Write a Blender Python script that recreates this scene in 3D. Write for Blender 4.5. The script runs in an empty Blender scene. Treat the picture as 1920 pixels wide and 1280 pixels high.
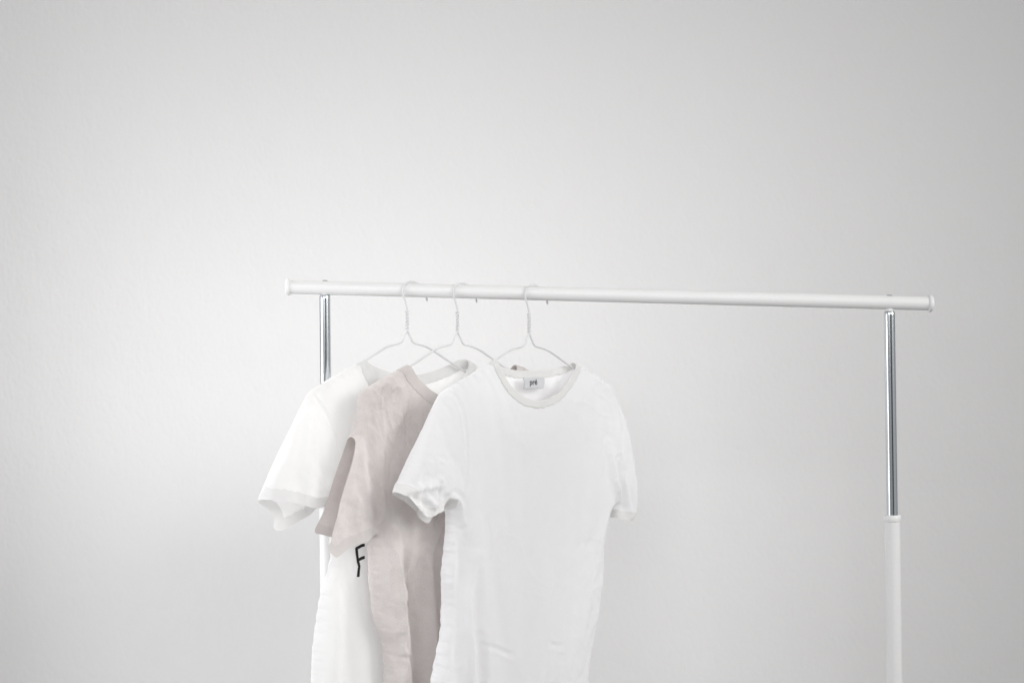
import bpy, math, random
import numpy as np
from mathutils import Vector, noise
from mathutils.geometry import delaunay_2d_cdt
from mathutils.bvhtree import BVHTree

random.seed(7); rng = np.random.default_rng(7)
scene = bpy.context.scene
COL = scene.collection
PI = math.pi
# ------------------------------------------------------------------ measures
D = 2.22                  # camera to rail, metres
S = 1.6 / 1920            # metres per photo pixel at the rail
ZC = 1.42                 # lens height
WALL_Y = 0.50
ANG = math.radians(44)    # how far every hanger is turned from the rail

def at_rail(x, y, Y=0.0):
    """photo measurement -> world point at depth Y"""
    k = (D + Y) / D
    return Vector(((x - 960) * S * k, Y, ZC - (y - 640) * S * k))

# ------------------------------------------------------------------ materials
def nodes(name):
    m = bpy.data.materials.new(name); m.use_nodes = True
    nt = m.node_tree; nt.nodes.clear()
    out = nt.nodes.new('ShaderNodeOutputMaterial')
    return m, nt, out

def add(nt, t, **kw):
    n = nt.nodes.new(t)
    for k, v in kw.items():
        if k in n.inputs: n.inputs[k].default_value = v
        else: setattr(n, k, v)
    return n

def fabric(name, col, trans, bump=0.25, mottle=0.04, scale=900, rib=False):
    m, nt, out = nodes(name); L = nt.links.new
    tc = add(nt, 'ShaderNodeTexCoord')
    n1 = add(nt, 'ShaderNodeTexNoise', Scale=scale, Detail=2.0)
    L(tc.outputs['Object'], n1.inputs['Vector'])
    n2 = add(nt, 'ShaderNodeTexNoise', Scale=60.0, Detail=5.0)
    L(tc.outputs['Object'], n2.inputs['Vector'])
    n3 = add(nt, 'ShaderNodeTexNoise', Scale=14.0, Detail=4.0)
    L(tc.outputs['Object'], n3.inputs['Vector'])
    mix = add(nt, 'ShaderNodeMix', data_type='RGBA')
    a = tuple(c * (1 - mottle) for c in col) + (1,)
    b = tuple(min(1, c * (1 + mottle)) for c in col) + (1,)
    mix.inputs[6].default_value = a; mix.inputs[7].default_value = b
    madd = add(nt, 'ShaderNodeMath', operation='MULTIPLY_ADD')
    L(n1.outputs['Fac'], madd.inputs[0]); madd.inputs[1].default_value = .6
    mm = add(nt, 'ShaderNodeMath', operation='MULTIPLY'); L(n2.outputs['Fac'], mm.inputs[0]); mm.inputs[1].default_value = .4
    L(mm.outputs[0], madd.inputs[2]); L(madd.outputs[0], mix.inputs[0])
    bp = add(nt, 'ShaderNodeBump', Strength=bump, Distance=0.0006)
    L(n1.outputs['Fac'], bp.inputs['Height'])
    bp2 = add(nt, 'ShaderNodeBump', Strength=0.22, Distance=0.004)
    L(n3.outputs['Fac'], bp2.inputs['Height']); L(bp.outputs[0], bp2.inputs['Normal'])
    nrm = bp2.outputs[0]
    d = add(nt, 'ShaderNodeBsdfDiffuse', Roughness=0.6)
    t = add(nt, 'ShaderNodeBsdfTranslucent')
    ms = add(nt, 'ShaderNodeMixShader'); ms.inputs[0].default_value = trans
    for sh in (d, t):
        L(mix.outputs[2], sh.inputs['Color']); L(nrm, sh.inputs['Normal'])
    L(d.outputs[0], ms.inputs[1]); L(t.outputs[0], ms.inputs[2]); L(ms.outputs[0], out.inputs[0])
    return m

def plain(name, col, rough=0.5, metal=0.0, bump=0.0, bscale=200.0, coat=0.0):
    m, nt, out = nodes(name); L = nt.links.new
    p = add(nt, 'ShaderNodeBsdfPrincipled')
    p.inputs['Roughness'].default_value = rough; p.inputs['Metallic'].default_value = metal
    p.inputs['Coat Weight'].default_value = coat
    tc = add(nt, 'ShaderNodeTexCoord'); n = add(nt, 'ShaderNodeTexNoise', Scale=bscale, Detail=4.0)
    L(tc.outputs['Object'], n.inputs['Vector'])
    mix = add(nt, 'ShaderNodeMix', data_type='RGBA')
    mix.inputs[6].default_value = tuple(c * .97 for c in col) + (1,)
    mix.inputs[7].default_value = tuple(min(1, c * 1.03) for c in col) + (1,)
    L(n.outputs['Fac'], mix.inputs[0]); L(mix.outputs[2], p.inputs['Base Color'])
    if bump:
        b = add(nt, 'ShaderNodeBump', Strength=bump, Distance=0.001)
        L(n.outputs['Fac'], b.inputs['Height']); L(b.outputs[0], p.inputs['Normal'])
    L(p.outputs[0], out.inputs[0])
    return m

def wall_material():
    m, nt, out = nodes('painted_plaster'); L = nt.links.new
    p = add(nt, 'ShaderNodeBsdfPrincipled'); p.inputs['Roughness'].default_value = 0.75
    p.inputs['Specular IOR Level'].default_value = 0.25
    tc = add(nt, 'ShaderNodeTexCoord')
    a = add(nt, 'ShaderNodeTexNoise', Scale=130.0, Detail=3.0)      # roller stipple
    b = add(nt, 'ShaderNodeTexNoise', Scale=9.0, Detail=5.0)        # trowel waves
    c = add(nt, 'ShaderNodeTexNoise', Scale=2.2, Detail=3.0)
    mp = add(nt, 'ShaderNodeMapping'); mp.inputs['Scale'].default_value = (1.0, 1.0, 0.6)
    L(tc.outputs['Object'], mp.inputs[0])
    for n in (a, b, c): L(mp.outputs[0], n.inputs['Vector'])
    mix = add(nt, 'ShaderNodeMix', data_type='RGBA')
    mix.inputs[6].default_value = (0.815, 0.808, 0.802, 1); mix.inputs[7].default_value = (0.835, 0.836, 0.832, 1)
    L(c.outputs['Fac'], mix.inputs[0]); L(mix.outputs[2], p.inputs['Base Color'])
    b1 = add(nt, 'ShaderNodeBump', Strength=WALL_STIPPLE, Distance=0.002); L(a.outputs['Fac'], b1.inputs['Height'])
    b2 = add(nt, 'ShaderNodeBump', Strength=WALL_WAVE, Distance=0.02); L(b.outputs['Fac'], b2.inputs['Height'])
    L(b1.outputs[0], b2.inputs['Normal']); L(b2.outputs[0], p.inputs['Normal'])
    L(p.outputs[0], out.inputs[0])
    return m
WALL_STIPPLE, WALL_WAVE = 0.55, 0.22

M = {}
M['wall'] = wall_material()
M['floor'] = plain('floor_boards', (0.42, 0.41, 0.41), 0.5)
M['white'] = fabric('white_jersey', (0.94, 0.94, 0.945), 0.44)
M['crisp'] = fabric('white_cotton', (0.925, 0.925, 0.92), 0.45)
M['beige'] = fabric('beige_linen', (0.742, 0.701, 0.684), 0.18, bump=0.7, mottle=0.17, scale=620)
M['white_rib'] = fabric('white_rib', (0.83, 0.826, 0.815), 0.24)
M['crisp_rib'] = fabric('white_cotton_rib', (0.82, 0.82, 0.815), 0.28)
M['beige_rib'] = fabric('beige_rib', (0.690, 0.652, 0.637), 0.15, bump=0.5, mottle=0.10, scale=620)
M['tag'] = fabric('satin_label', (0.66, 0.665, 0.68), 0.10)
M['ink'] = plain('black_ink', (0.012, 0.012, 0.014), 0.7)
M['grey_ink'] = plain('dark_grey_ink', (0.03, 0.03, 0.035), 0.7)
M['enamel'] = plain('white_enamel', (0.79, 0.79, 0.785), 0.36, bump=0.03)
M['wire'] = plain('white_coated_wire', (0.68, 0.68, 0.69), 0.45)
M['chrome'] = plain('chrome', (0.62, 0.65, 0.68), 0.17, metal=1.0)
M['screw'] = plain('zinc_screw', (0.35, 0.35, 0.36), 0.35, metal=1.0)

# ------------------------------------------------------------------ objects
def link(o, parent=None):
    COL.objects.link(o)
    if parent: o.parent = parent
    return o

def mesh_obj(name, verts, faces, mat, parent=None, smooth=True):
    me = bpy.data.meshes.new(name)
    me.from_pydata([tuple(v) for v in verts], [], [tuple(f) for f in faces]); me.update()
    if smooth: me.polygons.foreach_set('use_smooth', [True] * len(me.polygons))
    me.materials.append(mat)
    return link(bpy.data.objects.new(name, me), parent)

def empty(name, loc, rz=0.0):
    o = bpy.data.objects.new(name, None); o.location = loc; o.rotation_euler = (0, 0, rz)
    o.empty_display_size = 0.05
    return link(o)

def tag(o, label=None, cat=None, group=None, kind=None):
    if label: o['label'] = label
    if cat: o['category'] = cat
    if group: o['group'] = group
    if kind: o['kind'] = kind
    return o

class MB:
    def __init__(s): s.v = []; s.f = []
    def tube(s, pts, r, n=12, caps=True):
        pts = [Vector(p) for p in pts]; k = len(pts)
        rr = r if hasattr(r, '__len__') else [r] * k
        tan = [(pts[min(i + 1, k - 1)] - pts[max(i - 1, 0)]).normalized() for i in range(k)]
        up = Vector((0, 1, 0)) if abs(tan[0].y) < .9 else Vector((1, 0, 0))
        a = (up - tan[0] * up.dot(tan[0])).normalized(); base = len(s.v)
        for i in range(k):
            a = (a - tan[i] * a.dot(tan[i])).normalized(); b = tan[i].cross(a)
            for j in range(n):
                t = 2 * PI * j / n
                s.v.append(pts[i] + (a * math.cos(t) + b * math.sin(t)) * rr[i])
        for i in range(k - 1):
            for j in range(n):
                p = base + i * n + j; q = base + i * n + (j + 1) % n
                s.f.append((p, q, q + n, p + n))
        if caps:
            s.f.append(tuple(base + j for j in reversed(range(n))))
            s.f.append(tuple(base + (k - 1) * n + j for j in range(n)))
        return s
    def build(s, name, mat, parent=None, smooth=True):
        o = mesh_obj(name, s.v, s.f, mat, parent, smooth)
        if smooth:
            try: o.data.set_sharp_from_angle(angle=math.radians(50))
            except Exception: pass
        return o

def lathe_pts(p0, p1, prof):
    """prof: (t along p0->p1 in metres, radius) pairs"""
    p0, p1 = Vector(p0), Vector(p1); d = (p1 - p0).normalized()
    return [p0 + d * t for t, _ in prof], [r for _, r in prof]

def catmull(P, closed=False, step=0.004):
    P = [np.array(p, float) for p in P]; out = []
    n = len(P)
    for i in range(n - 1):
        p1, p2 = P[i], P[i + 1]
        p0 = P[i - 1] if i > 0 else 2 * p1 - p2
        p3 = P[i + 2] if i + 2 < n else 2 * p2 - p1
        m = max(2, int(np.linalg.norm(p2 - p1) / step) + 1) * 3
        for t in np.linspace(0, 1, m, endpoint=False):
            out.append(.5 * (2 * p1 + (p2 - p0) * t + (2 * p0 - 5 * p1 + 4 * p2 - p3) * t * t + (3 * p1 - p0 - 3 * p2 + p3) * t ** 3))
    out.append(P[-1])
    return np.array(out)

def resample(P, h):
    P = np.asarray(P); seg = np.linalg.norm(np.diff(P, axis=0), axis=1); s = np.r_[0, np.cumsum(seg)]
    n = max(2, int(round(s[-1] / h)) + 1); t = np.linspace(0, s[-1], n)
    return np.stack([np.interp(t, s, P[:, k]) for k in range(P.shape[1])], 1)

# ------------------------------------------------------------------ setting
wall = mesh_obj('wall', [(-4, WALL_Y, -.0), (4, WALL_Y, -.0), (4, WALL_Y, 3.2), (-4, WALL_Y, 3.2),
                         (-4, WALL_Y + .15, 0), (4, WALL_Y + .15, 0), (4, WALL_Y + .15, 3.2), (-4, WALL_Y + .15, 3.2)],
                [(0, 1, 2, 3), (5, 4, 7, 6), (3, 2, 6, 7), (4, 0, 3, 7), (1, 5, 6, 2)], M['wall'], smooth=False)
tag(wall, 'plain white plastered wall behind the clothes rack', 'wall', kind='structure')
floor = mesh_obj('floor', [(-4, -5, 0), (4, -5, 0), (4, WALL_Y, 0), (-4, WALL_Y, 0)], [(0, 1, 2, 3)], M['floor'], smooth=False)
tag(floor, 'bare floor under the clothes rack', 'floor', kind='structure')

# ------------------------------------------------------------------ clothes rack
rail_y = lambda x: 538 + (x - 545) * 0.02594          # photo row of the rail's axis
RR = 0.0109
rack = empty('clothes_rack', (at_rail(960, 640).x, 0, 0))
tag(rack, 'white metal clothes rail on two chrome telescopic posts against the wall', 'clothes rack')
rx = rack.location.x
A, B = at_rail(541, rail_y(541)), at_rail(1744, rail_y(1744))
loc = lambda p: Vector((p.x - rx, p.y, p.z))
MB().tube([loc(A.lerp(B, t)) for t in np.linspace(0, 1, 24)], RR, 40).build('rail', M['enamel'], rack)
for P, Q in ((A, B), (B, A)):
    d = (Q - P).normalized()
    prof = [(-.0042, .0005), (-.0041, .0080), (-.0034, .0116), (-.0018, .0131), (0, .0135), (.0018, .0135), (.0028, .0130), (.0030, .0118)]
    pts, rs = lathe_pts(loc(P), loc(Q), prof)
    MB().tube(pts, rs, 40).build('end_cap', M['enamel'], rack)
for (tx, ty, bx, by, coly) in ((609, 553.0, 613.5, 1000, 940), (1667.5, 583.5, 1677.5, 1280, 965)):
    T = at_rail(tx, ty); Bm = at_rail(bx, by); dr = (Bm - T).normalized()
    foot = T + dr * ((T.z - 0.02) / -dr.z)
    c = T + dr * ((coly - ty) * S)
    T0 = T - dr * .0005
    r = .0086
    top = [loc(T0), loc(T0 + dr * .0012), loc(T0 + dr * .003), loc(T0 + dr * .006)] + [loc(T.lerp(c, t)) for t in np.linspace(.02, 1.2, 20)]
    MB().tube(top, [r * .72, r * .92, r * .985, r] + [r] * 20, 40).build('upright', M['chrome'], rack)
    # rail plug that sits on the post and the screw through the rail
    railp = at_rail(tx - (ty - rail_y(tx)) * .0, rail_y(tx))
    MB().tube([loc(railp + dr * .004), loc(T + dr * .004)], .0058, 24).build('post_plug', M['enamel'], rack)
    up = Vector((0, 0, 1))
    sp = railp + up * (RR - .0004)
    MB().tube([loc(sp), loc(sp + up * .0012), loc(sp + up * .0016)], [.0042, .0042, .0028], 20).build('screw', M['screw'], rack)
    lt = MB().tube([loc(c + dr * .004), loc(c.lerp(foot, .3)), loc(foot)], .0118, 40).build('lower_tube', M['enamel'], rack)
    MB().tube([loc(c), loc(c + dr * .0008), loc(c + dr * .009), loc(c + dr * .0102)], [.0124, .0131, .0131, .0122], 40).build('tube_ring', M['enamel'], lt)
    f = foot
    MB().tube([loc(Vector((f.x, -.22, .014))), loc(Vector((f.x, .0, .016))), loc(Vector((f.x, .22, .014)))], .0115, 24).build('foot', M['enamel'], rack)

# ------------------------------------------------------------------ hangers
WR = 0.0016
def hanger_curves():
    hook = [(0, .030), (-.0008, .036), (-.0040, .046), (-.0078, .0545), (-.0083, .0625), (-.0045, .0705), (.0025, .0747), (.011, .0758),
            (.0215, .0735), (.0305, .0675), (.0365, .060), (.0395, .0515), (.0405, .0462)]
    left = [(0, 0), (-.0055, -.0085), (-.0105, -.0170), (-.0150, -.0200), (-.022, -.0215), (-.034, -.0240), (-.048, -.0290), (-.064, -.0370),
            (-.105, -.0580), (-.150, -.0800), (-.1770, -.0930), (-.1850, -.0985), (-.1850, -.1040), (-.1780, -.1070)]
    right = [(-u, v) for u, v in left]
    return hook, left, right

def make_hanger():
    root = empty('wire_hanger', (0, 0, 0))
    hook, left, right = hanger_curves()
    to3 = lambda P, w=0: [Vector((p[0], -w, p[1])) for p in P]
    hk = resample(catmull(hook, step=.003), .0025)
    h = MB().tube(to3(hk), [WR] * (len(hk) - 1) + [WR * .8], 12)
    h.build('hook', M['wire'], root)
    tw = MB()
    for ph in (0, PI):                                   # the wire's two ends wound round each other
        pts = []
        for t in np.linspace(0, 1, 60):
            a = ph + t * 2 * PI * 3.2; rad = .0017 * min(1, (1.04 - t) * 8) * min(1, t * 8 + .2)
            off = -.0008 * max(0, t - .8) * 5
            pts.append(Vector((off + rad * math.cos(a), rad * math.sin(a), -.001 + .0335 * t)))
        tw.tube(pts, WR * .92, 10)
    tw.build('twisted_neck', M['wire'], root)
    fr = MB()
    L = catmull(left, step=.004); R = catmull(right, step=.004)
    bar = np.array([left[-1], (-.1, -.1085), (0, -.109), (.1, -.1085), right[-1]])
    path = np.vstack([resample(L, .004), resample(catmull(bar, step=.02), .02)[1:-1], resample(R, .004)[::-1]])
    fr.tube(to3(path), WR, 10)
    fr.build('shoulder_wire', M['wire'], root)
    return root

def copy_tree(o, parent=None):
    c = o.copy(); link(c)
    if parent: c.parent = parent
    for ch in list(o.children): copy_tree(ch, c)
    return c

HX = [764, 858, 992]         # photo columns of the three hanger necks
HANG = []
hlabels = ['white wire hanger carrying the crisp white t-shirt with a black letter',
           'white wire hanger carrying the beige t-shirt',
           'white wire hanger carrying the white t-shirt with the small grey neck label']
proto = make_hanger()
for i, x in enumerate(HX):
    o = proto if i == 0 else copy_tree(proto)
    u0 = .011
    c = at_rail(x + 9.5, rail_y(x + 9.5))
    base = Vector((c.x - u0 * math.cos(ANG), -u0 * math.sin(ANG), c.z + RR + .0005 - (.0758 - WR)))
    o.location = base; o.rotation_euler = (0, 0, ANG)
    tag(o, hlabels[i], 'hanger', 'wire hangers hooked over the rail')
    HANG.append(base)

# ------------------------------------------------------------------ t-shirts
dU = np.array([math.cos(ANG), math.sin(ANG), 0]); nW = np.array([math.sin(ANG), -math.cos(ANG), 0])
def on_plane(base, pts, w=0.0):
    """photo measurements -> metres (along the hanger, up) on a plane w metres in front of the hanger"""
    cam = np.array([0, -D, ZC]); O = np.array(base) + nW * w; out = []
    for x, y in pts:
        r = np.array([(x - 960) * S / D, 1, -(y - 640) * S / D])
        t = (O - cam).dot(nW) / r.dot(nW); p = cam + r * t - np.array(base)
        out.append((p.dot(dU), p[2]))
    return np.array(out)

def dist_poly(P, Q):
    """distance of points P to polyline Q"""
    best = np.full(len(P), 1e9)
    for a, b in zip(Q[:-1], Q[1:]):
        ab = b - a; L2 = max(1e-12, ab.dot(ab))
        t = np.clip(((P - a) @ ab) / L2, 0, 1)
        d = np.linalg.norm(P - (a + t[:, None] * ab), axis=1)
        best = np.minimum(best, d)
    return best

def inside(P, Q):
    x, y = P[:, 0], P[:, 1]; r = np.zeros(len(P), bool); n = len(Q); j = n - 1
    for i in range(n):
        c = ((Q[i, 1] > y) != (Q[j, 1] > y)) & (x < (Q[j, 0] - Q[i, 0]) * (y - Q[i, 1]) / (Q[j, 1] - Q[i, 1] + 1e-15) + Q[i, 0])
        r ^= c; j = i
    return r

def smoothstep(x, a, b):
    t = np.clip((x - a) / (b - a), 0, 1); return t * t * (3 - 2 * t)

def noise2(P, scale, seed):
    return np.array([noise.noise(Vector((p[0] * scale, p[1] * scale, seed * 7.31))) for p in P])

def shirt_mesh(base, sp, h=0.0068):
    """front and back cloth sheets cut to shape, sewn along the shoulders, sleeves and sides"""
    g = lambda key, w=0: resample(catmull(on_plane(base, sp[key], w), step=.004), h)
    S1a = g('shoulder_l'); S1b = g('sleeve_out_l'); S2 = g('side_l'); S3 = g('side_r'); S4a = g('sleeve_out_r'); S4b = g('shoulder_r')
    seamL = g('seam_l'); seamR = g('seam_r')
    wl = sp.get('w', .012)
    chains = {}
    Sall = []; ids = {}
    def put(name, P, join=None):
        idx = []
        for k, p in enumerate(P):
            if join is not None and k == 0: idx.append(join); continue
            idx.append(len(Sall)); Sall.append(p)
        ids[name] = idx
    put('S1a', S1a); put('S1b', S1b, ids['S1a'][-1]); put('S2', S2); put('S3', S3); put('S4a', S4a); put('S4b', S4b, ids['S4a'][-1])
    nS = len(Sall); Sarr = np.array(Sall)
    sh_l, sh_r = S1a, S4b
    side_chains = [S1b, S2, S3, S4a]
    verts = [tuple((p[0], 0.0, p[1])) for p in Sall]; UV = list(Sall); LAY = [0] * nS
    faces = []; regs = []
    R = sp.get('round', .05)
    def depth(P):
        dsh = np.minimum(dist_poly(P, sh_l), dist_poly(P, sh_r))
        dsd = np.full(len(P), 1e9)
        for c in side_chains: dsd = np.minimum(dsd, dist_poly(P, c))
        e = np.sqrt(np.clip(1 - (1 - np.minimum(dsd / R, 1)) ** 2, 0, 1))
        f = .22 + .78 * smoothstep(dsh, 0, .11)
        f = np.where(dsh < 1e-5, 0, f)
        T = (sp['depth'] * e * f + .0034 * np.minimum(1, np.sqrt(dsh / .004))) * np.where(dsd < 1e-6, 0, 1)
        return dsh, dsd, T
    def laid(px, side):
        P = on_plane(base, px, side * wl)
        for _ in range(3):
            T = depth(P)[2]
            P = np.array([on_plane(base, [q], side * t)[0] for q, t in zip(px, T)])
        return P
    for side in (1, -1):
        sfx = '_f' if side > 0 else '_b'
        def go(key, a, b):
            P = resample(catmull(laid(sp[key + sfx], side), step=.004), h)
            # meet the sewn ends exactly
            t = np.linspace(0, 1, len(P))[:, None]
            P = P + (Sarr[a] - P[0]) * (1 - t) ** 4 + (Sarr[b] - P[-1]) * t ** 4
            return P[1:-1]
        O1 = go('hem_l', ids['S1b'][-1], ids['S2'][0]); O2 = go('bottom', ids['S2'][-1], ids['S3'][0])
        O3 = go('hem_r', ids['S3'][-1], ids['S4a'][0]); O4 = go('neck', ids['S4b'][-1], ids['S1a'][0])
        pts = list(Sall); loop = []
        def ext(P):
            for p in P: loop.append(len(pts)); pts.append(p)
        loop += ids['S1a'] + ids['S1b'][1:]; ext(O1); loop += ids['S2']; ext(O2); loop += ids['S3']; ext(O3); loop += ids['S4a'] + ids['S4b'][1:]; ext(O4)
        nb = len(pts); arr = np.array(pts); poly = arr[loop]
        full = lambda P, a, b: np.vstack([Sarr[a], P, Sarr[b]])
        O1f = full(O1, ids['S1b'][-1], ids['S2'][0]); O3f = full(O3, ids['S3'][-1], ids['S4a'][0]); O4f = full(O4, ids['S4b'][-1], ids['S1a'][0])
        cw, hw = sp['collar'], sp['cuff']
        # seam guide points
        guides = []
        for sm in (seamL, seamR): guides += list(sm[1:-1])
        C1 = laid(sp['cuff_l' + sfx], side) if 'cuff_l' + sfx in sp else O1f
        for Of, wd in ((O4f, cw), (C1, hw), (O3f, hw)):
            Of = resample(Of, h * .8); tg = np.gradient(Of, axis=0); nn = np.stack([-tg[:, 1], tg[:, 0]], 1); nn /= np.linalg.norm(nn, axis=1)[:, None] + 1e-12
            for sgn in (1, -1):
                Q = Of + nn * wd * sgn
                ok = inside(Q, poly) & (np.abs(dist_poly(Q, Of) - wd) < wd * .15)
                guides += list(resample(Q, h * .8)[:]) if False else [q for q, k in zip(Q, ok) if k]
        G = np.array(guides)
        okg = inside(G, poly) & (dist_poly(G, np.vstack([poly, poly[:1]])) > .45 * h)
        G = G[okg]
        x0, y0 = poly.min(0); x1, y1 = poly.max(0); H = []
        r3 = math.sqrt(3) / 2
        for j, y in enumerate(np.arange(y0, y1, h * r3)):
            for x in np.arange(x0 + (j % 2) * h * .5, x1, h): H.append((x, y))
        H = np.array(H) + rng.normal(0, h * .08, (len(H), 2))
        ok = inside(H, poly); H = H[ok]
        H = H[dist_poly(H, np.vstack([poly, poly[:1]])) > .6 * h]
        keep = np.ones(len(H), bool)
        for q in G: keep &= ((H - q) ** 2).sum(1) > (.62 * h) ** 2
        H = H[keep]
        allp = np.vstack([arr, G, H])
        # the curve through shared points must use only this panel's own loop
        ov, oe, of, mv, me_, mf = delaunay_2d_cdt([Vector(p) for p in allp], [], [loop], 1, 1e-7)
        mp = {}
        for k, v in enumerate(ov):
            src = mv[k][0] if mv[k] else None
            if src is not None and src < nS: mp[k] = src
            else:
                mp[k] = len(verts); UV.append(np.array(v)); LAY.append(side); verts.append((v[0], 0, v[1]))
        sleeveL = np.vstack([S1b, O1f[1:], S2[: sp['armpit_l'] and np.argmin(((S2 - seamL[-1]) ** 2).sum(1)) + 1], seamL[::-1]])
        iR = np.argmin(((S3 - seamR[-1]) ** 2).sum(1))
        sleeveR = np.vstack([S3[iR:], O3f[1:], S4a[1:], seamR])
        cen = np.array([(np.array(ov[f[0]]) + np.array(ov[f[1]]) + np.array(ov[f[2]])) / 3 for f in of])
        inL, inR = inside(cen, sleeveL), inside(cen, sleeveR)
        dc = dist_poly(cen, O4f); d1 = dist_poly(cen, C1); d3 = dist_poly(cen, O3f)
        for k, f in enumerate(of):
            reg = 0
            if inL[k]: reg = 4 if d1[k] < hw else 1
            elif inR[k]: reg = 5 if d3[k] < hw else 2
            elif dc[k] < cw: reg = 3
            ff = [mp[i] for i in f]
            faces.append(ff if side > 0 else ff[::-1]); regs.append(reg)
    UV = np.array(UV); LAY = np.array(LAY); V = np.array(verts)
    # ---- depth of the cloth in front of / behind the hanger
    dsh, dsd, T = depth(UV)
    W = LAY * T
    # ---- hanging folds, growing towards the hem, and hand-placed creases
    v = UV[:, 1]; u = UV[:, 0]
    edge = np.minimum(1, dsd / .03)
    down = smoothstep(-v, .12, .55)
    for k, (amp, wave, ph) in enumerate(sp['folds']):
        wob = noise2(np.stack([u * .3, v], 1), 5, k + sp['seed']) * 1.2
        W += amp * down * edge * np.sin(u / wave * 2 * PI + ph + wob + LAY * .8) * np.where(LAY < 0, .7, 1)
    cr = []
    for key, pts, amp, wid in sp['creases']:
        lay = 1 if key == 'f' else -1
        cr.append((lay, resample(catmull(laid(pts, lay), step=.004), .005), amp, wid))
    sp['_creases'] = cr; sp['_seams'] = [seamL, seamR]; sp['_neck'] = [laid(sp['neck_f'], 1), laid(sp['neck_b'], -1)]
    W += .0010 * noise2(UV, 26, sp['seed'] + 3) * edge * LAY ** 2 * np.minimum(1, dsh / .02)
    V[:, 1] = -W
    # ---- how freely each point may move in the cloth pass, and how much spare cloth it has
    goal = np.clip(1 - dsh / .012, 0, 1)
    goal = np.maximum(goal, sp.get('hold', .10))
    goal = np.maximum(goal, .45 * np.clip(1 - dsd / .012, 0, 1))
    goal = np.maximum(goal, .55 * np.clip(1 - dsh / .07, 0, 1))
    hemL = on_plane(base, sp['hem_l_f'], wl); hemR = on_plane(base, sp['hem_r_f'], wl)
    dh = np.minimum(dist_poly(UV, hemL), dist_poly(UV, hemR))
    hh = np.clip(1 - dh / .03, 0, 1)
    for k_, l_ in (('neck_f', 1), ('neck_b', -1), ('hem_l_f', 1), ('hem_l_b', -1)):
        hh = np.maximum(hh, np.where(LAY == l_, np.clip(1 - dist_poly(UV, laid(sp[k_], l_)) / .03, 0, 1), 0))
    goal = np.maximum(goal, sp.get('hem_hold', .5) * hh)
    spare = sp['spare'][1] * np.clip(1 - dh / .07, 0, 1)
    return V, faces, regs, goal, spare, UV, LAY, dsd

def shirt_object(base, sp):
    V, F, regs, goal, spare, UV, LAY, dsd = shirt_mesh(base, sp)
    me = bpy.data.meshes.new('cloth'); me.from_pydata([tuple(p) for p in V], [], F); me.update()
    for i in range(6): me.materials.append(None)
    me.polygons.foreach_set('material_index', regs)
    lv = np.empty(len(me.loops), np.int32); me.loops.foreach_get('vertex_index', lv)
    for nm, A in (('flat', UV), ('layer', np.stack([LAY * np.minimum(1, dsd / .02), dsd], 1))):
        l = me.uv_layers.new(name=nm); l.data.foreach_set('uv', np.ascontiguousarray(A[lv], dtype=np.float32).ravel())
    o = link(bpy.data.objects.new('cloth', me))
    vg = o.vertex_groups.new(name='goal'); vs = o.vertex_groups.new(name='spare')
    mx = max(1e-6, sp['spare'][0] + spare.max())
    for i in range(len(V)):
        vg.add([i], float(goal[i]), 'REPLACE')
        vs.add([i], float(min(1, spare[i] / max(1e-9, spare.max()))), 'REPLACE')
    cm = o.modifiers.new('drape', 'CLOTH'); s = cm.settings
    s.quality = 6; s.mass = 0.16
    s.tension_stiffness = 12; s.compression_stiffness = 12; s.shear_stiffness = 4; s.bending_stiffness = sp.get('bend', .25)
    s.tension_damping = 8; s.compression_damping = 8; s.shear_damping = 8; s.air_damping = 3
    s.vertex_group_mass = 'goal'; s.pin_stiffness = sp.get('pin', 1.0)
    s.vertex_group_shrink = 'spare'; s.shrink_min = -sp['spare'][0]; s.shrink_max = -(sp['spare'][0] + sp['spare'][1])
    s.effector_weights.gravity = .35
    cm.collision_settings.use_collision = False
    return o, (V, UV, LAY)

NAMES = ['body', 'sleeve', 'sleeve', 'collar', 'sleeve_hem', 'sleeve_hem']
_perm = np.random.default_rng(11).permutation(4096)
_ga = np.random.default_rng(12).uniform(0, 2 * PI, 4096)
def perlin(x, y, seed):
    """smooth gradient noise, about -.7 .. .7"""
    xi = np.floor(x).astype(int); yi = np.floor(y).astype(int); fx, fy = x - xi, y - yi
    def g(a, b, dx, dy):
        k = _perm[(_perm[(a + int(seed * 97)) & 4095] + b) & 4095]; t = _ga[k]
        return np.cos(t) * dx + np.sin(t) * dy
    u = fx ** 3 * (fx * (fx * 6 - 15) + 10); v = fy ** 3 * (fy * (fy * 6 - 15) + 10)
    a = g(xi, yi, fx, fy) * (1 - u) + g(xi + 1, yi, fx - 1, fy) * u
    b = g(xi, yi + 1, fx, fy - 1) * (1 - u) + g(xi + 1, yi + 1, fx - 1, fy - 1) * u
    return a * (1 - v) + b * v

def wrinkles(P, seed, sx, sy):
    """crumples: thin soft ridges where a warped noise crosses zero"""
    wx = perlin(P[:, 0] * 7, P[:, 1] * 7, seed + 5) * .05; wy = perlin(P[:, 0] * 9, P[:, 1] * 9, seed + 8) * .04
    n = perlin((P[:, 0] + wx) * sx, (P[:, 1] + wy) * sy, seed)
    return np.maximum(0, 1 - np.abs(n) * 4.6) ** 2.2

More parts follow.
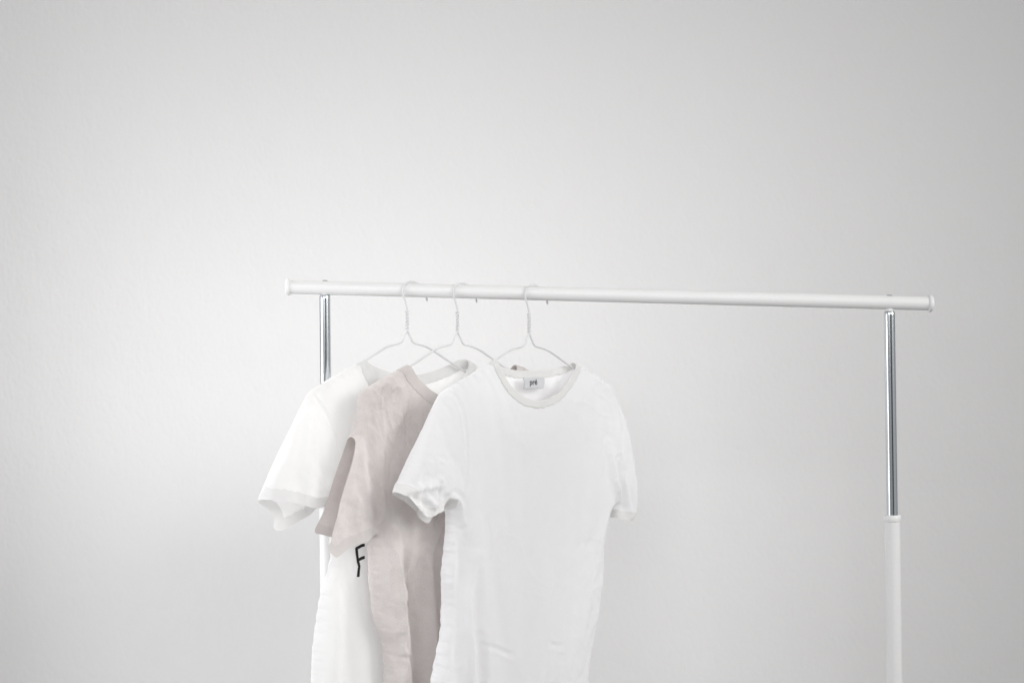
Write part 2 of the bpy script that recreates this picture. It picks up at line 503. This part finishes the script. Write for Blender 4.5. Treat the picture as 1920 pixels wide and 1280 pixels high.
def sub_mesh(name, co, loops, starts, totals, mat, parent):
    """a mesh of the given polygons, all quads"""
    q = loops.reshape(-1, 4); used, inv = np.unique(q, return_inverse=True); inv = inv.reshape(-1).astype(np.int32)
    me = bpy.data.meshes.new(name); me.vertices.add(len(used)); me.vertices.foreach_set('co', co[used].astype(np.float32).ravel())
    me.loops.add(len(inv)); me.loops.foreach_set('vertex_index', inv)
    nf = len(inv) // 4; me.polygons.add(nf)
    me.polygons.foreach_set('loop_start', np.arange(nf, dtype=np.int32) * 4)
    me.polygons.foreach_set('use_smooth', np.ones(nf, bool))
    me.update(calc_edges=True); me.validate(); me.materials.append(mat)
    return link(bpy.data.objects.new(name, me), parent)

NAMES = ['body', 'sleeve', 'sleeve', 'collar', 'sleeve_hem', 'sleeve_hem']
def finish_shirt(me, base, label, main, rib, sp):
    n = len(me.vertices); co = np.empty(n * 3, np.float32); me.vertices.foreach_get('co', co); co = co.reshape(-1, 3).astype(float)
    lv = np.empty(len(me.loops), np.int32); me.loops.foreach_get('vertex_index', lv)
    mi = np.empty(len(me.polygons), np.int32); me.polygons.foreach_get('material_index', mi)
    quads = lv.reshape(-1, 4)
    def attr(nm):
        a = np.empty(len(lv) * 2, np.float32); me.uv_layers[nm].data.foreach_get('uv', a)
        r = np.zeros((n, 2)); r[lv] = a.reshape(-1, 2); return r
    P = attr('flat'); LD = attr('layer'); lay = LD[:, 0]
    dy = np.zeros(n)
    for l_, Q, amp, wid in sp['_creases']:
        near = np.abs(P - (Q.min(0) + Q.max(0)) / 2) < (Q.max(0) - Q.min(0)) / 2 + wid * 5
        I = np.nonzero(near.all(1))[0]; p = P[I]
        d = dist_poly(p, Q)
        ends = np.minimum(1, np.minimum(np.linalg.norm(p - Q[0], axis=1), np.linalg.norm(p - Q[-1], axis=1)) / (wid * 2.5) + .1)
        g = np.exp(-(d / wid) ** 2) - .35 * np.exp(-((d - wid * 1.7) / wid) ** 2)
        dy[I] += amp * g * ends * np.clip(lay[I] * l_, 0, 1)
    dn = np.minimum(dist_poly(P, sp['_neck'][0]), dist_poly(P, sp['_neck'][1])); calm = .08 + .92 * smoothstep(dn, .012, .045)
    for amp, sx, sy in sp['wrinkle']:
        patch = np.clip(.25 + perlin(P[:, 0] * 6, P[:, 1] * 6, sp['seed'] + 20) * 2.0, 0, 1)
        patch = patch * calm
        dy += amp * wrinkles(P, sp['seed'] + sx, sx, sy) * lay * patch
    for Q in sp['_seams']:                                   # stitched seams draw the cloth in a little
        d = dist_poly(P, Q)
        dy += (-.0011 * np.exp(-(d / .0022) ** 2) + .0007 * np.exp(-((d - .005) / .003) ** 2)) * lay
    co[:, 1] -= dy
    root = empty('t_shirt', base, ANG)
    tag(root, label, 't-shirt', 't-shirts hanging from the rail')
    made = {}
    for r in (0, 1, 2, 3, 4, 5):
        sel = quads[mi == r]
        if not len(sel): continue
        par = root if r < 4 else made.get(r - 3, root)
        ob = sub_mesh(NAMES[r], co, sel, None, None, rib if r >= 3 else main, par)
        if r == 3:
            sm = ob.modifiers.new('thickness', 'SOLIDIFY'); sm.thickness = .0013; sm.offset = 0.0
        made[r] = ob
    bv = BVHTree.FromPolygons([Vector(c) for c in co], quads.tolist())
    return root, made, bv

SP1 = dict(wrinkle=[(.0014, 9, 3), (.0005, 30, 18)], seed=1, depth=.022, round=.055, collar=.017, cuff=.0155, folds=[(.004, .085, .5), (.003, .05, 2.)], spare=(.004, .012), hold=.10, armpit_l=1,
  shoulder_l=[(684, 671), (650, 689), (615, 709), (592, 723), (577, 733)],
  sleeve_out_l=[(577, 733), (566, 752), (548, 792), (525, 843), (505, 890), (486, 935)],
  hem_l_f=[(486, 935), (510, 935), (535, 938), (560, 943), (582, 950), (594, 950), (604, 946)],
  hem_l_b=[(486, 935), (498, 948), (511, 959), (517, 966), (517, 978), (513, 989), (526, 995), (548, 985), (570, 974), (590, 966), (604, 946)],
  side_l=[(604, 946), (612, 958), (618, 985), (621, 1010), (620, 1040), (614, 1066), (604, 1098), (597, 1130), (592, 1170), (588, 1200), (586, 1240), (585, 1280), (583, 1400), (582, 1480)],
  bottom_f=[(582, 1480), (740, 1490), (905, 1460)], bottom_b=[(582, 1480), (740, 1470), (905, 1460)],
  side_r=[(905, 1460), (903, 1280), (900, 1100), (902, 1000), (908, 945), (912, 935), (918, 940), (925, 945)],
  hem_r_f=[(925, 945), (945, 945), (962, 938)], hem_r_b=[(925, 945), (945, 942), (962, 938)],
  sleeve_out_r=[(962, 938), (958, 860), (945, 780), (932, 735), (922, 710)],
  shoulder_r=[(922, 710), (905, 693), (890, 681), (876, 672)],
  neck_f=[(876, 672), (873, 690), (862, 708), (840, 727), (800, 742), (760, 740), (725, 730), (706, 715), (695, 698), (689, 684), (684, 671)],
  neck_b=[(876, 672), (862, 675), (837, 686), (800, 697), (772, 699), (734, 695), (707, 686), (694, 678), (684, 671)],
  seam_l=[(577, 733), (596, 760), (611, 792), (620, 828), (625, 860), (625, 900), (620, 940), (617, 980)],
  seam_r=[(922, 710), (915, 760), (912, 820), (910, 880), (910, 937)],
  creases=[('f', [(578, 742), (583, 800), (584, 870), (584, 948)], .007, .012), ('f', [(640, 1060), (625, 1150), (612, 1280)], .006, .02)])
SP2 = dict(wrinkle=[(.0065, 20, 6), (.0042, 45, 14), (.0014, 95, 50)], hem_hold=.9, seed=2, depth=.020, round=.045, collar=.0185, cuff=.013, folds=[(.004, .062, 1.2), (.002, .034, .4)], spare=(.012, .03), hold=.06, bend=.12, armpit_l=1,
  shoulder_l=[(763, 682), (740, 695), (710, 711), (688, 724), (676, 732)],
  sleeve_out_l=[(676, 732), (670, 748), (666, 778), (662, 802), (659, 816)],
  hem_l_f=[(659, 816), (659, 832), (658, 850), (654, 876), (645, 908), (636, 945), (628, 978), (620, 1006), (613, 1030), (619, 1037), (626, 1045), (640, 1034), (652, 1024), (668, 1018), (682, 1011), (692, 1006)],
  cuff_l_f=[(613, 1030), (619, 1037), (626, 1045), (640, 1034), (652, 1024), (668, 1018), (682, 1011), (692, 1006)], cuff_l_b=[(591, 997), (605, 1001), (622, 1006), (655, 1010), (692, 1006)],
  hem_l_b=[(659, 816), (656, 831), (650, 848), (642, 865), (633, 886), (622, 915), (608, 958), (591, 997), (605, 1001), (622, 1006), (655, 1010), (692, 1006)],
  side_l=[(692, 1006), (697, 1004), (694, 1015), (693, 1030), (694, 1065), (696, 1100), (700, 1130), (703, 1155), (711, 1185), (718, 1208), (720, 1240), (721, 1280), (722, 1380), (722, 1470)],
  bottom_f=[(722, 1470), (840, 1480), (960, 1455)], bottom_b=[(722, 1470), (840, 1462), (960, 1455)],
  side_r=[(960, 1455), (965, 1280), (972, 1100), (980, 1000), (986, 960), (990, 952), (994, 956), (1000, 962)],
  hem_r_f=[(1000, 962), (1020, 960), (1040, 952)], hem_r_b=[(1000, 962), (1020, 958), (1040, 952)],
  sleeve_out_r=[(1040, 952), (1040, 860), (1032, 780), (1022, 730), (1015, 709)],
  shoulder_r=[(1015, 709), (1000, 697), (985, 689), (966, 682)],
  neck_f=[(966, 682), (960, 705), (942, 732), (910, 750), (875, 756), (845, 750), (815, 737), (792, 720), (775, 702), (763, 682)],
  neck_b=[(966, 682), (955, 708), (932, 738), (900, 755), (865, 757), (832, 750), (803, 738), (782, 718), (771, 700), (763, 682)],
  seam_l=[(676, 732), (690, 760), (700, 800), (706, 850), (708, 900), (706, 950), (697, 1004)],
  seam_r=[(1015, 709), (1005, 760), (998, 820), (992, 880), (990, 952)],
  creases=[('f', [(690, 800), (700, 870), (706, 930), (704, 995)], -.007, .009), ('f', [(706, 1012), (711, 1060), (714, 1110), (719, 1170), (723, 1230), (725, 1310)], -.008, .006),
           ('f', [(757, 1020), (768, 1100), (779, 1170), (787, 1230), (793, 1340)], -.009, .013), ('f', [(742, 1000), (748, 1100), (755, 1200), (760, 1340)], .006, .014),
           ('f', [(800, 1030), (807, 1140), (810, 1310)], .007, .009), ('f', [(728, 1180), (736, 1215), (737, 1260), (741, 1330)], -.004, .005),
           ('f', [(749, 1195), (744, 1240)], .003, .004), ('f', [(736, 1224), (768, 1229)], -.003, .004), ('f', [(752, 800), (742, 850), (733, 900), (728, 970)], -.0016, .003),
           ('f', [(715, 785), (724, 850)], .003, .006), ('f', [(700, 1020), (694, 1060), (700, 1110), (708, 1150)], .004, .005), ('f', [(690, 740), (700, 765)], .002, .004), ('f', [(704, 732), (716, 760)], .002, .004),
           ('f', [(640, 960), (636, 1010)], .003, .008), ('f', [(670, 900), (664, 1000)], .004, .012)])
SP3 = dict(wrinkle=[(.0028, 14, 4), (.0011, 12, 30), (.0007, 40, 24)], seed=3, depth=.026, round=.065, collar=.0118, cuff=.014, folds=[(.003, .12, .2), (.0018, .06, 1.3)], spare=(.004, .06), hold=.10, armpit_l=1,
  shoulder_l=[(926, 673), (900, 688), (860, 712), (836, 727), (819, 740)],
  sleeve_out_l=[(819, 740), (808, 764), (795, 795), (780, 830), (762, 872), (748, 902), (740, 920)],
  hem_l_f=[(740, 920), (749, 928), (757, 926), (764, 938), (776, 945), (785, 958), (794, 966), (806, 968), (816, 960), (826, 950), (829, 944)],
  hem_l_b=[(740, 920), (752, 932), (764, 941), (776, 952), (786, 960), (787, 968), (797, 977), (806, 981), (816, 972), (826, 960), (829, 944)],
  side_l=[(829, 944), (834, 946), (839, 953), (840, 966), (838, 1000), (833, 1040), (830, 1080), (832, 1125), (826, 1180), (816, 1235), (808, 1280), (800, 1340), (795, 1420), (793, 1500)],
  bottom_f=[(793, 1500), (940, 1515), (1088, 1485)], bottom_b=[(793, 1500), (940, 1495), (1088, 1485)],
  side_r=[(1088, 1485), (1090, 1380), (1095, 1280), (1104, 1200), (1114, 1145), (1124, 1075), (1127, 1020), (1131, 992), (1137, 966), (1143, 948), (1147, 946), (1146, 956), (1145, 968)],
  hem_r_f=[(1145, 968), (1164, 972), (1183, 974)], hem_r_b=[(1145, 968), (1164, 970), (1183, 974)],
  sleeve_out_r=[(1183, 974), (1188, 950), (1187, 900), (1180, 850), (1172, 800), (1162, 762), (1152, 736), (1142, 719)],
  shoulder_r=[(1142, 719), (1114, 701), (1094, 688), (1078, 678)],
  neck_f=[(1078, 678), (1073, 690), (1065, 708), (1047, 732), (1026, 744), (1004, 748), (980, 741), (956, 723), (940, 702), (931, 686), (926, 673)],
  neck_b=[(1078, 678), (1066, 684), (1039, 690), (1004, 692), (969, 690), (946, 683), (930, 668)],
  seam_l=[(819, 740), (842, 735), (852, 752), (858, 780), (860, 820), (858, 880), (850, 925), (839, 953)],
  seam_r=[(1148, 719), (1152, 760), (1152, 800), (1146, 840), (1140, 890), (1136, 930), (1143, 948)],
  creases=[('f', [(745, 905), (768, 918), (800, 912), (828, 904)], .006, .006), ('f', [(790, 925), (798, 945), (806, 962)], -.006, .006), ('f', [(815, 915), (818, 935), (812, 955)], .006, .006),
           ('f', [(838, 938), (850, 930), (861, 942), (864, 976)], .009, .005), ('f', [(853, 965), (862, 1060), (853, 1170)], -.006, .007), ('f', [(846, 955), (855, 975)], -.005, .004),
           ('f', [(905, 1204), (930, 1209), (962, 1222)], -.002, .004), ('f', [(1028, 1202), (1056, 1206)], -.002, .004), ('f', [(812, 1252), (826, 1240), (838, 1222)], -.003, .004), ('f', [(818, 1272), (832, 1258)], .003, .004),
           ('f', [(900, 1050), (890, 1150), (901, 1210), (904, 1300)], -.004, .007), ('f', [(822, 862), (842, 866)], .0025, .0035), ('f', [(752, 912), (772, 930), (800, 945)], -.004, .004), ('f', [(800, 930), (812, 948)], .005, .004), ('f', [(757, 903), (766, 932)], .005, .0045), ('f', [(775, 912), (784, 948)], -.005, .004), ('f', [(803, 900), (797, 938)], .005, .004), ('f', [(826, 905), (822, 938)], -.005, .004), ('f', [(1158, 900), (1150, 950)], .004, .004), ('f', [(1176, 890), (1180, 955)], .004, .005), ('f', [(1150, 830), (1156, 900), (1160, 945)], .006, .007), ('f', [(1165, 860), (1172, 930), (1172, 965)], -.005, .006),
           ('f', [(862, 1280), (880, 1150), (884, 1050)], .005, .012), ('f', [(1092, 1280), (1094, 1150), (1100, 1040)], .005, .012),
           ('f', [(900, 1190), (902, 1280), (905, 1340)], -.004, .007)])
SPECS = [SP1, SP2, SP3]
sims = [shirt_object(HANG[i], SPECS[i])[0] for i in range(3)]
SIM = 26
scene.frame_start, scene.frame_end = 1, SIM
for f in range(1, SIM + 1): scene.frame_set(f)
dg = bpy.context.evaluated_depsgraph_get()
draped = [bpy.data.meshes.new_from_object(o.evaluated_get(dg), preserve_all_data_layers=True, depsgraph=dg) for o in sims]
for o in sims: bpy.data.objects.remove(o, do_unlink=True)
for i in range(3):
    o = link(bpy.data.objects.new('cloth', draped[i]))
    sub = o.modifiers.new('smooth', 'SUBSURF'); sub.levels = 2; sub.render_levels = 2; sub.uv_smooth = 'NONE'
    dg = bpy.context.evaluated_depsgraph_get()
    draped[i] = bpy.data.meshes.new_from_object(o.evaluated_get(dg), preserve_all_data_layers=True, depsgraph=dg)
    bpy.data.objects.remove(o, do_unlink=True)

slabels = ['crisp white t-shirt with a black letter F, hanging nearest the left post',
           'beige linen t-shirt hanging between the two white ones',
           'white t-shirt with a grey neck label, hanging in front of the others']
SH = []
for i in range(3):
    a, b = (('crisp', 'crisp_rib'), ('beige', 'beige_rib'), ('white', 'white_rib'))[i]
    SH.append(finish_shirt(draped[i], HANG[i], slabels[i], M[a], M[b], SPECS[i]))
scene.frame_set(1)

def on_cloth(bv, u, v, front=True, lift=.0006):
    """point just in front of the first sheet met from the front (or from inside, the back one)"""
    o = Vector((u, -.2 if front else 0.0, v)); hit = bv.ray_cast(o, Vector((0, 1, 0)))
    y = hit[0].y if hit[0] is not None else -.02
    return Vector((u, y - lift, v))

# printed letter on the left shirt
root, made, bv = SH[0]
def stroke(px, width, w=.02):
    P = resample(on_plane(HANG[0], px, w), .0022)
    tg = np.gradient(P, axis=0); tg /= np.linalg.norm(tg, axis=1)[:, None]; nn = np.stack([-tg[:, 1], tg[:, 0]], 1)
    rows = [[on_cloth(bv, *(p + n * width * s)) for s in (-.5, -.17, .17, .5)] for p, n in zip(P, nn)]
    return rows
vv, ff = [], []
for px, wd in (([(665.5, 1026), (666, 1040), (667, 1051), (669.5, 1060), (668, 1070), (667, 1080)], .0052),
               ([(664.5, 1027.5), (670, 1025), (676, 1022), (682, 1020.5)], .0046), ([(667.5, 1048.5), (674, 1046), (682, 1043.5)], .0046)):
    rows = stroke(px, wd); b0 = len(vv)
    for r in rows: vv += r
    for i in range(len(rows) - 1):
        for j in range(3):
            a = b0 + i * 4 + j; ff.append((a, a + 1, a + 5, a + 4))
mesh_obj('printed_letter', vv, ff, M['ink'], root)

# woven label inside the neck of the front shirt
root, made, bv = SH[2]
W0 = -.009
q = on_plane(HANG[2], [(980.5, 707), (1020, 707), (1018.5, 728), (980, 729)], W0)
n = 10; vv = []; ff = []
for i in range(n + 1):
    for j in range(n + 1):
        s, t = j / n, i / n
        p = (q[0] * (1 - s) + q[1] * s) * (1 - t) + (q[3] * (1 - s) + q[2] * s) * t
        vv.append(Vector((p[0], -W0 - .0022 * math.sin(t * PI * .9) - .0008 * t * math.sin(s * 5), p[1])))
for i in range(n):
    for j in range(n):
        a = i * (n + 1) + j; ff.append((a, a + 1, a + n + 2, a + n + 1))
lab = mesh_obj('neck_label', vv, ff, M['tag'], root)
sm = lab.modifiers.new('thickness', 'SOLIDIFY'); sm.thickness = .0006
cu = bpy.data.curves.new('lettering', 'FONT'); cu.body = 'pr\u00e9'; cu.size = .0126; cu.align_x = 'CENTER'; cu.extrude = .00005; cu.offset = .0002
tmp = link(bpy.data.objects.new('lettering', cu))
tme = bpy.data.meshes.new_from_object(tmp.evaluated_get(bpy.context.evaluated_depsgraph_get()))
bpy.data.objects.remove(tmp, do_unlink=True)
tc_ = on_plane(HANG[2], [(1000, 721)], W0 + .003)[0]
for v in tme.vertices:
    x, y, z = v.co
    v.co = Vector((tc_[0] + x * .98, -W0 - .0034 - z, tc_[1] + y))
tme.materials.clear(); tme.materials.append(M['grey_ink'])
link(bpy.data.objects.new('lettering', tme), lab)

# ------------------------------------------------------------------ light
KEY_W, SHAFT_W, WORLD = 6.4, 0.58, 0.345
def area(name, locn, target, sx, sy, power, col=(1, 1, 1), spread=180):
    l = bpy.data.lights.new(name, 'AREA'); l.shape = 'RECTANGLE'; l.size = sx; l.size_y = sy; l.energy = power; l.color = col
    l.spread = math.radians(spread)
    o = link(bpy.data.objects.new(name, l)); o.location = locn
    o.rotation_euler = (Vector(target) - Vector(locn)).to_track_quat('-Z', 'Y').to_euler()
    return o
area('window_light', (-1.06, -.45, ZC - .36), (1.0, -.45, ZC - .36), .7, 1.1, KEY_W, (.975, .97, 1.0), 168)
area('window_fill', (-1.3, -.5, ZC - .15), (1, -.3, ZC - .15), .8, 1.6, 3.4, (.975, .97, 1.0), 180)  # added lamp beside the window light, lifts the left of the wall
# added fill lamps from the front and the side
area('front_fill', (1.2, -3.2, ZC + 1.2), (-.35, 0, ZC - .3), 1.4, 1.2, 2.2, (1, .995, .985), 55)  # added fill from right front, brightens the shirt fronts
area('left_fill', (-.9, -3.0, ZC + 1.0), (-.3, .3, ZC - .2), 2.4, 1.8, 8.0, (.995, .99, 1.0), 80)  # added fill from camera left, lifts the shadow on the wall
area('side_fill', (2.3, -1.6, ZC + .9), (-.25, 0, ZC - .3), 1.5, 1.4, 6.3, (1, .995, .99), 54)  # added fill from the right, brightens fronts and shades the folds
area('sun_shaft', (-1.30, .38, ZC + .60), (-.1, -.17, ZC - .14), .16, .16, SHAFT_W, (1.0, .99, .97), 40)

w = bpy.data.worlds.new('World'); scene.world = w; w.use_nodes = True
nt = w.node_tree; L = nt.links.new
bg = nt.nodes['Background']
tc = add(nt, 'ShaderNodeTexCoord'); sep = add(nt, 'ShaderNodeSeparateXYZ'); L(tc.outputs['Generated'], sep.inputs[0])
ab = add(nt, 'ShaderNodeMath', operation='ABSOLUTE'); L(sep.outputs['Z'], ab.inputs[0])
def step_range(sock, a, b, c=0.0, d=1.0):
    mr = add(nt, 'ShaderNodeMapRange', interpolation_type='SMOOTHSTEP')
    for k, v in zip(('From Min', 'From Max', 'To Min', 'To Max'), (a, b, c, d)): mr.inputs[k].default_value = v
    L(sock, mr.inputs['Value']); return mr.outputs[0]
band = step_range(ab.outputs[0], .22, .5, 1.0, 0.0)                # keeps the painted sectors near the horizon
def sector(vec, a, b):
    dt = add(nt, 'ShaderNodeVectorMath', operation='DOT_PRODUCT'); dt.inputs[1].default_value = vec
    L(tc.outputs['Generated'], dt.inputs[0])
    m = add(nt, 'ShaderNodeMath', operation='MULTIPLY'); L(step_range(dt.outputs['Value'], a, b), m.inputs[0]); L(band, m.inputs[1])
    return m.outputs[0]
prev = None
for vec, a, b, colr in (((.86, -.50, 0), .70, .90, (1.3, 1.32, 1.33)), ((.24, -.97, 0), .955, .985, (.09, .095, .10))):  # bright and dark sectors put in for the chrome's reflections
    mx = add(nt, 'ShaderNodeMix', data_type='RGBA'); L(sector(vec, a, b), mx.inputs[0])
    if prev is None: mx.inputs[6].default_value = (1.0, .995, .988, 1)
    else: L(prev, mx.inputs[6])
    mx.inputs[7].default_value = colr + (1,); prev = mx.outputs[2]
L(prev, bg.inputs['Color']); bg.inputs['Strength'].default_value = WORLD

# ------------------------------------------------------------------ camera
cam = bpy.data.cameras.new('Camera'); co = link(bpy.data.objects.new('Camera', cam))
co.location = (0, -D, ZC); co.rotation_euler = (PI / 2, 0, 0)
cam.sensor_width = 36; cam.lens = 36 * D / 1.6; cam.clip_end = 50
cam.dof.use_dof = True; cam.dof.focus_distance = 2.14; cam.dof.aperture_fstop = 5.0
scene.camera = co
scene.view_settings.view_transform = 'Standard'; scene.view_settings.look = 'None'
scene.view_settings.exposure = -0.05; scene.view_settings.gamma = 1
scene.render.engine = 'CYCLES'
scene.cycles.use_denoising = True; scene.cycles.max_bounces = 12; scene.cycles.diffuse_bounces = 8; scene.cycles.transmission_bounces = 8
